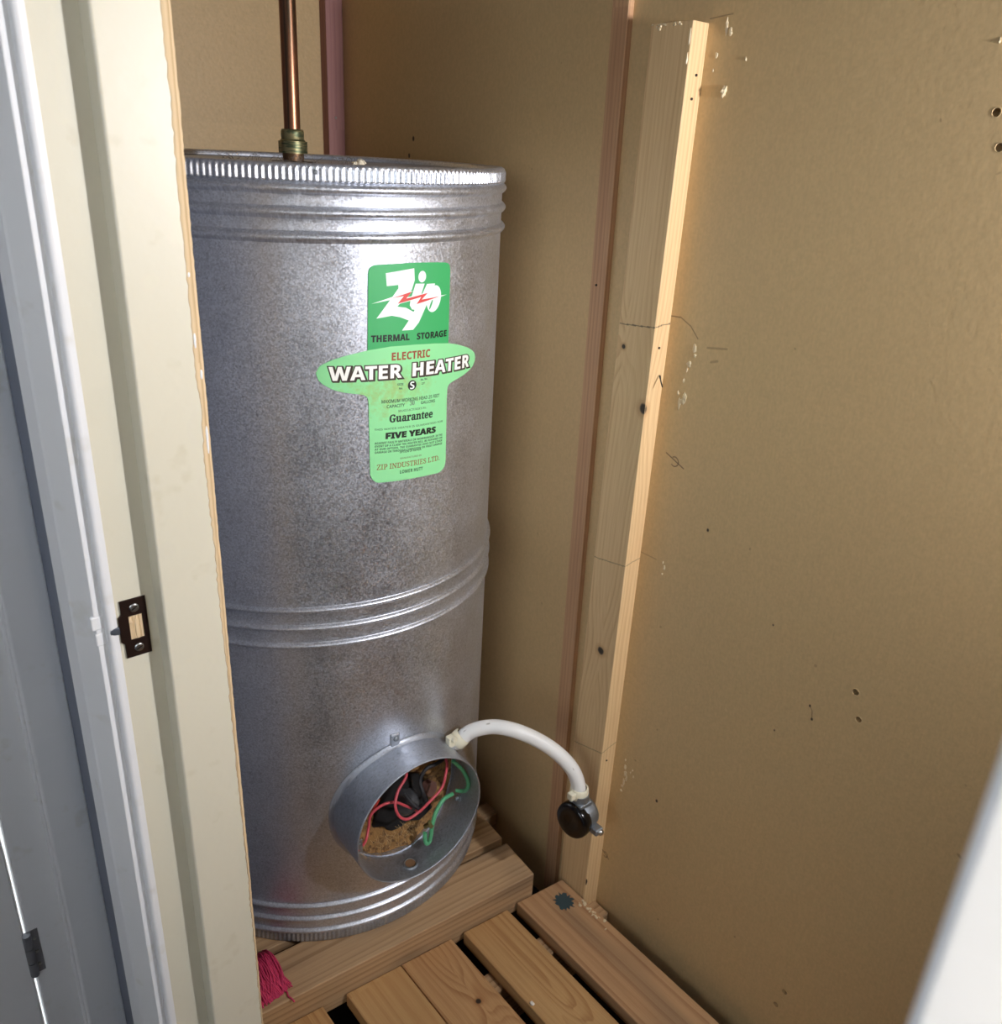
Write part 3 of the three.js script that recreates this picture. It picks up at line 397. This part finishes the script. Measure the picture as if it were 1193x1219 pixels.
  mesh('red_wire', tube([[-0.004, 0.072, -0.01], [-0.0023, 0.0648, 0.008], [-0.001, 0.0529, 0.012], [-0.0196, 0.0387, 0.02], [-0.0301, 0.026, 0.03], [-0.0273, 0.0093, 0.035], [-0.0146, -0.0037, 0.036], [0.0042, -0.003, 0.035], [0.0255, 0.0083, 0.035], [0.0503, 0.0197, 0.03], [0.0594, 0.0351, 0.025], [0.0723, 0.042, 0.008], [0.074, 0.045, -0.01]], 0.0022, 80), redWire, col);
  mesh('green_wire', tube([[0.0772, 0.048, 0.018], [0.0972 * 0.93, 0.0293, 0.025], [0.1063 * 0.93, 0.0034, 0.03], [0.109 * 0.91, -0.0187, 0.02], [0.0922, -0.0233, 0.008]], 0.0033, 40), greenWire, col);
  mesh('green_wire', tube([[0.0849, -0.0265, 0.008], [0.0636, -0.0217, 0.015], [0.0481, -0.0317, 0.02], [0.0378, -0.0495, 0.025], [0.0345, -0.070, 0.026], [0.0325, -0.0812, 0.025], [0.0285, -0.083, 0.025], [0.0262, -0.078, 0.024], [0.0276, -0.0643, 0.02]], 0.0033, 60), greenWire, col);
  mesh('black_wire', tube([[0.0736, 0.0426, 0.0], [0.055, 0.044, 0.006], [0.0373, 0.0433, 0.006], [0.0254, 0.0282, 0.008], [0.0249, 0.0111, 0.018], [0.0318, -0.0096, 0.012]], 0.003, 50), blackWire, col);
  mesh('black_wire', tube([[-0.0033, 0.0196, 0.012], [0.0, 0.012, 0.026], [0.0093, 0.0001, 0.03], [0.027, -0.0179, 0.012]], 0.003, 30), blackWire, col);
  mesh('fibre_plate', new THREE.ExtrudeGeometry((() => { const s = new THREE.Shape([[-0.013, -0.011], [0.004, -0.013], [0.012, 0.0], [0.008, 0.013], [-0.004, 0.010]].map((q) => new THREE.Vector2(...q))); s.holes.push(new THREE.Path().absarc(-0.003, 0.001, 0.0035, 0, 7)); return s; })(), { depth: 0.002, bevelEnabled: false }).translate(-0.0535, 0.0227, 0.004), redFibre, col);
  mesh('earth_screw', merged([cyl(0.0035, 0.012, { seg: 14, at: [0.0311, -0.0499, 0.022], axis: [0.4, 0.6, 0.5] }), cyl(0.0065, 0.0025, { seg: 6, at: [0.0335, -0.0465, 0.026], axis: [0.4, 0.6, 0.5] })]), std({ color: 0x9a8a5a, metalness: 0.9, roughness: 0.4 }), col);
  mesh('screw', merged([cyl(0.0055, 0.004, { seg: 16, at: [0.094, -0.036, 0.012], axis: [-1, 0.3, 0.2] }), cyl(0.0025, 0.012, { seg: 10, at: [0.092, -0.035, 0.012], axis: [-1, 0.3, 0.2] })]), zinc, col);
  mesh('knockout', lathe([[0.0115, -0.0008], [0.0115, 0.001], [0.0095, 0.0018], [0.008, 0.0012], [0.008, -0.0008]], 28, { at: [-0.0038, -0.1006, 0.030] }), zinc, col);
  mesh('knockout_disc', cyl(0.008, 0.0008, { seg: 24, at: [-0.0038, -0.1008, 0.030], axis: [0, 1, 0.25] }), std({ color: 0x8a6a4c, metalness: 0.5, roughness: 0.5 }), col);
  mesh('lug', merged([box(-0.1035, -0.0925, -0.012, 0.010, 0.046, 0.0475, 0.0005), cyl(0.003, 0.003, { seg: 12, at: [-0.098, 0.002, 0.048], axis: [0, 0, 1] })]), zinc, col);
  { const tab = mesh('screw_tab', box(-0.0205, -0.0055, 0.104, 0.126, -0.004, 0.0028, 0.003), galvDull, col); mesh('tab_screw', lathe([[0, 0.003], [0.003, 0.0024], [0.0042, 0.0005], [0.0042, -0.002]], 16, { at: [-0.013, 0.118, 0.003], axis: [0, 0, 1] }), zinc, tab); }
  { const fib = [], R = rng(91); for (let k = 0; k < 60; k++) { const x = -0.02 + 0.10 * (R() - 0.6), y = -0.045 - 0.04 * R(), a = R() * 6.3, l = 0.004 + 0.01 * R(); fib.push(tube([[x, y, 0], [x + Math.cos(a) * l * 0.5, y + Math.sin(a) * l * 0.5, 0.008 * R() + 0.004], [x + Math.cos(a) * l, y + Math.sin(a) * l, 0.004]], 0.00025, 5, 4)); } mesh('loose_fibre', merged(fib), std({ color: 0xc8a878, roughness: 1 }), col).userData.kind = 'stuff'; }
}
// ------------------------------------------------------------------ pipe, conduit and small things
{
  const pp = group('copper_pipe', [0.5665, 1.1525, -1.108]); tag(pp, 'tarnished copper pipe with brass compression nut rising from the top of the heater', 'pipe');
  const g = tube([[0, 0.026, 0], [0.0008, 0.2, 0], [0.0, 0.5, 0.0], [0.0, 1.15, 0]], 0.0104, 40, 24); mesh('pipe', g, copper, pp);
  mesh('compression_nut', merged([lathe([[0.0112, 0.026], [0.0145, 0.027], [0.0148, 0.0375], [0.0136, 0.041], [0.0108, 0.0412]], 32), cyl(0.0185, 0.0145, { seg: 6, at: [0, 0.0195, 0] }), lathe([[0.0168, 0.0268], [0.0150, 0.029], [0.0108, 0.029]], 32)]), brass, pp);
  mesh('spigot', cyl(0.0138, 0.016, { seg: 28, at: [0, 0.007, 0] }), std({ color: 0x6a5038, metalness: 0.7, roughness: 0.5 }), pp);
  mesh('washer', lathe([[0.0138, 0.003], [0.028, 0.0025], [0.030, 0.0008], [0.030, 0]], 40), std({ color: 0x2e2c2a, roughness: 0.7 }), pp);
}
{
  const cd = group('flexible_conduit', [0.647, 0.35, -0.815]); tag(cd, 'short white conduit curving from heater collar to hanging metal fitting with black cap', 'conduit');
  const o = [0.647, 0.35, -0.815], L = (p) => p.map((q) => [q[0] - o[0], q[1] - o[1], q[2] - o[2]]);
  mesh('hose', tube(L([[0.646, 0.350, -0.828], [0.655, 0.361, -0.821], [0.668, 0.3745, -0.812], [0.690, 0.384, -0.793], [0.710, 0.385, -0.768], [0.740, 0.368, -0.743], [0.765, 0.344, -0.721], [0.782, 0.316, -0.704], [0.789, 0.288, -0.696], [0.790, 0.262, -0.694]]), 0.0112, 80, 22), pvc, cd);
  const d = V([0.62, 0.72, 0.30]).normalize(), ax = d.toArray();
  mesh('saddle_clamp', merged([lathe([[0.0114, -0.008], [0.0140, -0.0075], [0.0145, 0], [0.0140, 0.0075], [0.0114, 0.008]], 28, { at: [0.006, 0.010, -0.008], axis: ax }), box(-0.018, -0.007, 0.006, 0.024, -0.012, -0.001, 0.002), cyl(0.004, 0.014, { seg: 14, at: [-0.012, 0.02, -0.004], axis: [0.3, 0.2, 1] })]), clampMat, cd);
  mesh('steel_spigot', lathe([[0.0095, -0.02], [0.0118, -0.02], [0.0118, -0.002], [0.0095, -0.001]], 24, { at: [0, 0.001, -0.012], axis: ax }), steel, cd);
  const q = L([[0.790, 0.278, -0.694], [0.790, 0.236, -0.6895]]);
  mesh('end_clamp', merged([lathe([[0.0113, -0.0085], [0.0142, -0.008], [0.0148, 0], [0.0142, 0.008], [0.0113, 0.0085]], 28, { at: q[0] }), box(-0.022, -0.008, -0.005, 0.007, -0.005, 0.006, 0.002).translate(...q[0])]), clampMat, cd);
  const b = q[1], body = mesh('fitting', merged([lathe([[0.0235, -0.008], [0.0265, -0.006], [0.027, 0.010], [0.025, 0.018], [0.019, 0.023], [0, 0.025]], 40, { at: b, axis: [1, -0.05, -0.1] }), cyl(0.0125, 0.02, { seg: 24, at: [b[0], b[1] + 0.031, b[2]] }), box(-0.0125, 0.0135, 0.016, 0.03, -0.0135, 0.0135, 0.003).translate(...b), box(0.004, 0.020, -0.022, -0.010, 0.020, 0.036, 0.003).translate(...b)]), zinc, cd);
  mesh('black_cap', lathe([[0, 0.0085], [0.011, 0.0088], [0.0125, 0.0100], [0.0235, 0.0100], [0.0275, 0.0082], [0.0292, 0.004], [0.0295, -0.002], [0.0285, -0.004], [0.0285, -0.008], [0.0255, -0.010]], 48, { at: [b[0] - 0.0115, b[1] - 0.002, b[2] + 0.001], axis: [-1, 0.05, 0.12] }), bakelite, cd).userData.label = 'glossy black round cap';
  mesh('lug_screw', lathe([[0, 0.003], [0.0045, 0.002], [0.005, -0.003]], 16, { at: [b[0] + 0.013, b[1] - 0.016, b[2] + 0.037], axis: [0, 0, 1] }), steel, body);
}
{ // strike plate let into the jamb
  const sp = group('strike_plate', [0.1972, 0.7495, -0.7492]); tag(sp, 'dark bronze strike plate with two screws let into the cream door jamb', 'strike plate');
  const s = new THREE.Shape(); s.moveTo(-0.0115, -0.0305); s.lineTo(0.0112, -0.0305); s.lineTo(0.0112, 0.0305); s.lineTo(-0.0115, 0.0305); s.lineTo(-0.0115, 0.0165); s.lineTo(-0.0145, 0.014); s.lineTo(-0.0145, -0.012); s.lineTo(-0.0115, -0.0155);
  const h = new THREE.Path(); h.moveTo(-0.0060, -0.0125); h.lineTo(0.0072, -0.0125); h.lineTo(0.0072, 0.0135); h.lineTo(-0.0060, 0.0135); s.holes.push(h);
  mesh('plate', new THREE.ExtrudeGeometry(s, { depth: 0.001, bevelEnabled: true, bevelSize: 0.0004, bevelThickness: 0.0004, bevelSegments: 1 }), plateMat, sp);
  mesh('latch_recess', merged([metreUV(box(-0.006, 0.0072, -0.0125, 0.0135, -0.0012, 0.0002, 0.0003), 1, 0.5, 0.03), lump(0.002, 0.011, 0.0008, 3, 0.6, 3).translate(0.0012, 0, 0.0003), lump(0.002, 0.0035, 0.0008, 5, 0.7, 3).translate(-0.0045, 0.008, 0.0003)]), rawEdgeMat, sp);
  for (const y of [0.0212, -0.0218]) { const sc = mesh('screw', lathe([[0, 0.0006], [0.0030, 0.0010], [0.0042, 0.0002], [0.0046, -0.0006]], 24, { at: [0.0004, y, 0.0016], axis: [0, 0, 1] }), steel, sp); mesh('slot', box(-0.0031, 0.0031, -0.0005, 0.0005, -0.0002, 0.0012, 0.0001).rotateZ(0.5).translate(0.0004, y, 0.0016), blackRough, sc); }
  mesh('lip', merged([tube([[-0.0135, 0.001, 0.0005], [-0.018, 0.001, 0.0006], [-0.0205, 0.001, -0.0015]], 0.0045, 12, 8).scale(1, 1, 0.25)]), std({ color: 0x6f7884, metalness: 0.7, roughness: 0.35 }), sp);
  mesh('chipped_paint', merged([box(-0.037, -0.024, 0.003, 0.0175, -0.012, -0.0070, 0.002), box(-0.035, -0.024, -0.0145, -0.0005, -0.012, -0.0070, 0.002)]), whitePaint, sp);
}
{ // tuft of pink yarn lying on the front beam
  const R = rng(17), top = [], loose = [];
  for (let k = 0; k < 150; k++) {
    const a = R(), b = R(), x0 = -0.026 + 0.046 * a, h = 0.020 + 0.012 * R(), dx = 0.008 * (R() - 0.5), z0 = -0.040 + 0.012 * R(), z1 = 0.034 + 0.016 * R() * (1 - a * 0.4);
    const e = Math.sqrt(Math.max(0, 1 - ((x0 + 0.004) / 0.03) ** 2));
    top.push(tube([[x0 + dx, 0.002, z0], [x0, h * (0.35 + 0.65 * e) * (0.7 + 0.3 * b), mix(z0, z1, 0.3)], [x0 - dx, h * (0.30 + 0.6 * e) * (0.7 + 0.3 * b), mix(z0, z1, 0.65)], [x0 + dx * 2, 0.0025, z1]], 0.0011, 12, 5));
  }
  const y = group('yarn_tuft', [0.339, 0.0432, -0.872]); tag(y, 'tuft of bright pink yarn with loose thread on the front beam beside the jamb', 'yarn');
  mesh('strands', merged(top), yarnMat, y).userData.kind = 'stuff';
  mesh('loose_thread', tube([[0.012, 0.0015, 0.038], [0.015, 0.0015, 0.046], [0.0135, 0.0014, 0.052], [0.0155, 0.0014, 0.059], [0.0165, 0.0005, 0.0645]], 0.0012, 24, 6), yarnMat, y);
}
{ // dust and crumbs
  const R = rng(19), f = []; for (let k = 0; k < 40; k++) { const x = 0.42 + 0.13 * R(), z = -0.905 - 0.05 * R() - 0.25 * Math.abs(x - 0.57); const a = R() * 6.3, l = 0.008 + 0.012 * R(); f.push(tube([[x, 1.1555, z], [x + Math.cos(a) * l * 0.5, 1.158 + 0.009 * R(), z + Math.sin(a) * l * 0.4], [x + Math.cos(a) * l, 1.157 + 0.008 * R(), z + Math.sin(a) * l * 0.8]], 0.0003, 8, 4)); }
  const d = mesh('dust_fluff', merged(f), std({ color: 0x6e655c, roughness: 1 })); tag(d, 'grey dust fluff caught along the top rim of the heater', 'dust'); d.userData.kind = 'stuff';
  const p = mesh('plaster_crumb', merged([lump(0.006, 0.005, 0.005, 3, 0.6, 3, 3).translate(0.6035, 1.158, -1.0), lump(0.004, 0.003, 0.004, 5, 0.6, 3, 3).translate(0.596, 1.157, -1.002)]), std({ color: 0xe9dcc0, roughness: 0.9 })); tag(p, 'cream plaster crumb lying on the heater lid', 'crumb');
  const c = mesh('plaster_crumb', lump(0.0035, 0.0026, 0.0042, 8, 0.5, 3, 3).translate(0.648, 0.0018, -0.618), std({ color: 0xf0e8da, roughness: 0.9 })); tag(c, 'tiny white crumb on the edge of a floor board', 'crumb');
}
// ------------------------------------------------------------------ unseen wall lamp, out of view, placed to light batten edge, tank and jamb
{
  const [lx, ly, lz] = LAMP.at, aim = V([0.78, 1.35, -1.1]).sub(V(LAMP.at)).normalize(), l = group('unseen_wall_lamp', [lx, ly, lz]); tag(l, 'unseen small round white lamp on a bracket on the tan wall, lighting batten and jamb', 'lamp');
  const q = new THREE.Quaternion().setFromUnitVectors(V([0, 1, 0]), aim), turn = (g) => g.applyQuaternion(q);
  mesh('housing', turn(lathe([[0, -0.05], [0.03, -0.05], [0.042, -0.03], [0.046, -0.004], [0.0445, 0.0], [0.042, -0.002], [0.042, -0.01]], 40)), whitePaint, l);
  mesh('bracket', box(0.02, 0.062, -0.012, 0.012, 0.02, 0.032, 0.002), whitePaint, l);
  mesh('lens', turn(cyl(0.0415, 0.004, { seg: 40, at: [0, -0.005, 0] })), std({ color: 0x222222, emissive: LAMP.color, emissiveIntensity: 6 }), l);
  const a = new THREE.RectAreaLight(LAMP.color, LAMP.power, LAMP.size, LAMP.size); a.position.copy(V(LAMP.at)).addScaledVector(aim, 0.004); a.lookAt(0.78, 1.35, -1.1); scene.add(a);
}
// unseen globe lamp in the hallway, placed to overexpose the near jamb
{
  const l = group('unseen_hallway_lamp', [0.085, 1.06, 0.16]); tag(l, 'unseen small frosted globe lamp on the hallway wall, placed to light the near jamb', 'lamp');
  mesh('globe', new THREE.SphereGeometry(0.03, 32, 20), std({ color: 0xf4efe4, emissive: 0xfff0dc, emissiveIntensity: 3 }), l);
  mesh('base', lathe([[0.012, 0.026], [0.014, 0.05], [0.03, 0.06], [0.034, 0.068], [0.034, 0.0905]], 32, { axis: [1, 0, 0] }), whitePaint, l);
  const p = new THREE.PointLight(0xfff0dc, 0.17, 0, 2); p.position.set(0.085, 1.06, 0.16); p.castShadow = true; p.shadow.radius = 1.4; scene.add(p);
}
renderer.render(scene, camera);
